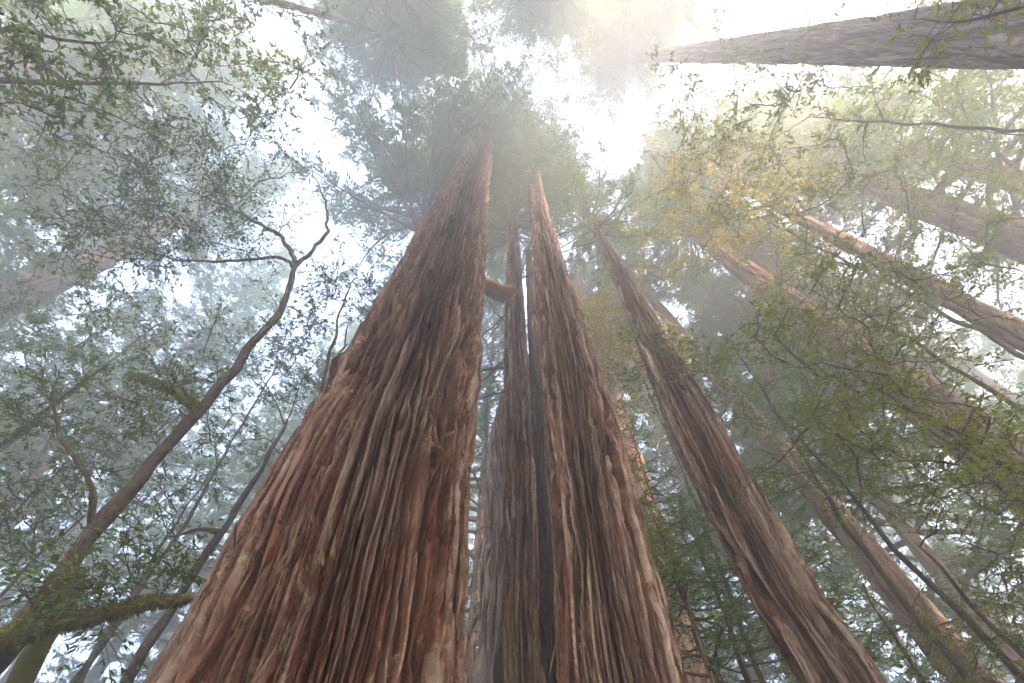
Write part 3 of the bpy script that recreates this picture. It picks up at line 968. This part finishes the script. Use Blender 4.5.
GH = 'broad-leaved trees in the mist'
simple_hw('dark broad-leaved bough filling the top left corner', 45, 45, 9.5, (2.6, 2.2, 1.6), 60, 301, M_LEAF, (-1.5, -1), group=GH, leaf=(0.11, 0.045), leaves=11)
simple_hw('pale leafy tree at the top left, between corner bough and fog', 190, 85, 16, (5.0, 3.6, 2.8), 110, 302, M_LEAF_O, (-2.5, 0), group=GH, leaf=(0.12, 0.05), leaves=8)
simple_hw('grey-green hardwood at mid height of the left edge', 60, 400, 13, (3.0, 2.5, 2.2), 56, 303, M_LEAF, (-1, 0), group=GH)
simple_hw('misty hardwood behind the bare stub of the leaning tree', 130, 345, 20, (4.2, 3.5, 3.0), 70, 304, M_LEAF, (-1, 1), group=GH, leaf=(0.12, 0.05))
simple_hw('misty hardwood above the thin leaning stem', 270, 375, 22, (4.0, 3.5, 3.0), 64, 305, M_LEAF, (0, 1), group=GH, leaf=(0.12, 0.05))
simple_hw('low leafy hardwood near the bottom left corner', 40, 560, 14, (2.6, 2.2, 2.0), 38, 306, M_LEAF, (0, 1), group=GH)
simple_hw('low misty hardwood behind the mossy limb', 190, 500, 18, (3.5, 3.0, 2.4), 42, 307, M_LEAF, (0, 1), group=GH)
simple_hw('leafy spray beside the giant trunk at its left flank', 345, 285, 15, (1.4, 1.4, 1.6), 34, 308, M_LEAF, (2.4, 3.2), group=GH)
simple_hw('olive hardwood spreading from the right edge across the fog', 880, 400, 12, (3.4, 2.8, 2.5), 115, 310, M_LEAF_O, (2.8, 0.5), group=GH, sub=6)
simple_hw('large olive hardwood filling the right edge', 980, 470, 11.5, (3.2, 2.8, 2.8), 110, 311, M_LEAF_O, (1.2, 0), group=GH, sub=6)
simple_hw('olive hardwood in the lower right corner', 975, 610, 11, (2.8, 2.4, 2.2), 110, 312, M_LEAF_O, (0.8, 0.5), group=GH, sub=5)
simple_hw('olive hardwood under the foggy limbed redwood', 830, 290, 17, (3.4, 3.0, 2.4), 70, 313, M_LEAF_O, (3, 1), group=GH, sub=5)
simple_hw('pale hardwood behind the right-hand leaves', 950, 300, 20, (4.5, 3.5, 3.0), 60, 314, M_LEAF_O, (2, 1), group=GH, leaf=(0.12, 0.05))
simple_hw('small leafy bough in front of the top right trunk', 960, 22, 9.5, (1.0, 0.8, 0.8), 22, 315, M_LEAF_O, (3, -1), group=GH, r=0.06)
GT = 'tall leafy trees on the right'
simple_hw('tall olive tree filling the mist just under the top right trunk', 830, 120, 24, (6.0, 5.0, 3.5), 80, 330, M_LEAF_O, (4, 0), group=GT, leaf=(0.17, 0.07), tw_len=0.8, sub=6)
simple_hw('tall yellow-leaved tree left of the limbed foggy redwood', 735, 205, 26, (4.5, 4.0, 3.5), 120, 331, M_LEAF_Y, (4, 1), group=GT, leaf=(0.17, 0.07), tw_len=0.8, sub=5)
simple_hw('tall pale olive tree at the right edge near the top', 975, 130, 25, (5.0, 4.5, 3.5), 70, 332, M_LEAF_O, (3, 0), group=GT, leaf=(0.17, 0.07), tw_len=0.8, sub=5)
simple_hw('dark green tree between slender trunk and sturdy diagonal redwood', 745, 360, 17, (2.8, 2.4, 2.4), 75, 333, M_LEAF_G, (1.5, 2), group=GT, leaf=(0.12, 0.05), sub=5)
simple_hw('tree with sunlit gold painted into its leaves, between sun-patched and slender trunks', 632, 355, 23, (2.6, 2.4, 3.2), 150, 334, M_LEAF_Y, (0.5, 2), group=GT, leaf=(0.17, 0.07), tw_len=0.8, sub=5)  # sunlight on this tree is painted as yellow leaf colour
simple_hw('green leafy tree in front of the orange sunlit trunk', 800, 440, 13, (2.0, 1.8, 1.6), 70, 335, M_LEAF_G, (2.5, 1), group=GT, sub=4)
simple_hw('olive leafy tree low beside the orange sunlit trunk', 890, 630, 13, (2.2, 2.0, 1.8), 80, 336, M_LEAF_O, (1.0, 1), group=GT, sub=4)
simple_hw('green sapling right of the sun-patched redwood', 655, 530, 12.5, (1.5, 1.4, 2.4), 100, 316, M_LEAF_G, (0.3, 0.4), group=GH, r=0.07, leaf=(0.085, 0.035))
simple_hw('green understory tree between the two right-hand trunks', 715, 590, 14, (2.0, 1.8, 2.4), 85, 317, M_LEAF_G, (0.3, 0.6), group=GH, r=0.09, leaf=(0.085, 0.035))
simple_hw('misty understory tree right of the slender trunk', 815, 610, 17, (2.4, 2.0, 2.2), 70, 318, M_LEAF_O, (0.5, 0.8), group=GH)

# ------------------------------------------------------------------ unseen redwoods added behind the camera to block sun from the foreground
for i, (x, y, H, z0, R, v) in enumerate([(14, -15, 42, 15, 8, 0), (8.0, -16, 67, 18, 9.5, 1), (20, -17, 46, 15, 9, 2), (3, -18, 67, 18, 9.5, 4), (-3, -20, 67, 20, 9, 0), (-11, -19, 62, 22, 8, 1), (28, -19, 38, 14, 8, 4), (15, -22, 46, 14, 9, 1), (5.5, -12, 64, 18, 5.5, 3), (37, -15, 50, 12, 9, 0), (25, -15, 50, 14, 7, 1), (6, -23, 70, 6, 9, 2)]):
    t = thing('redwood_tree', 'unseen redwood added behind the camera to block the sun', 'tree', (x, y, 0), 'added shade redwoods behind the camera')
    link('trunk', trunk_mesh('trunk', [(-0.5, x, y, 0.6), (H, x, y, 0.1)], M_BARK_FAR, 12, 2.4, 0.05, 40, 0.4, 15, H, 80 + i, (x, y, 0)), t)
    add_crown(t, (x, y, 0), x, y, z0, H - z0, R, v, i * 1.3)
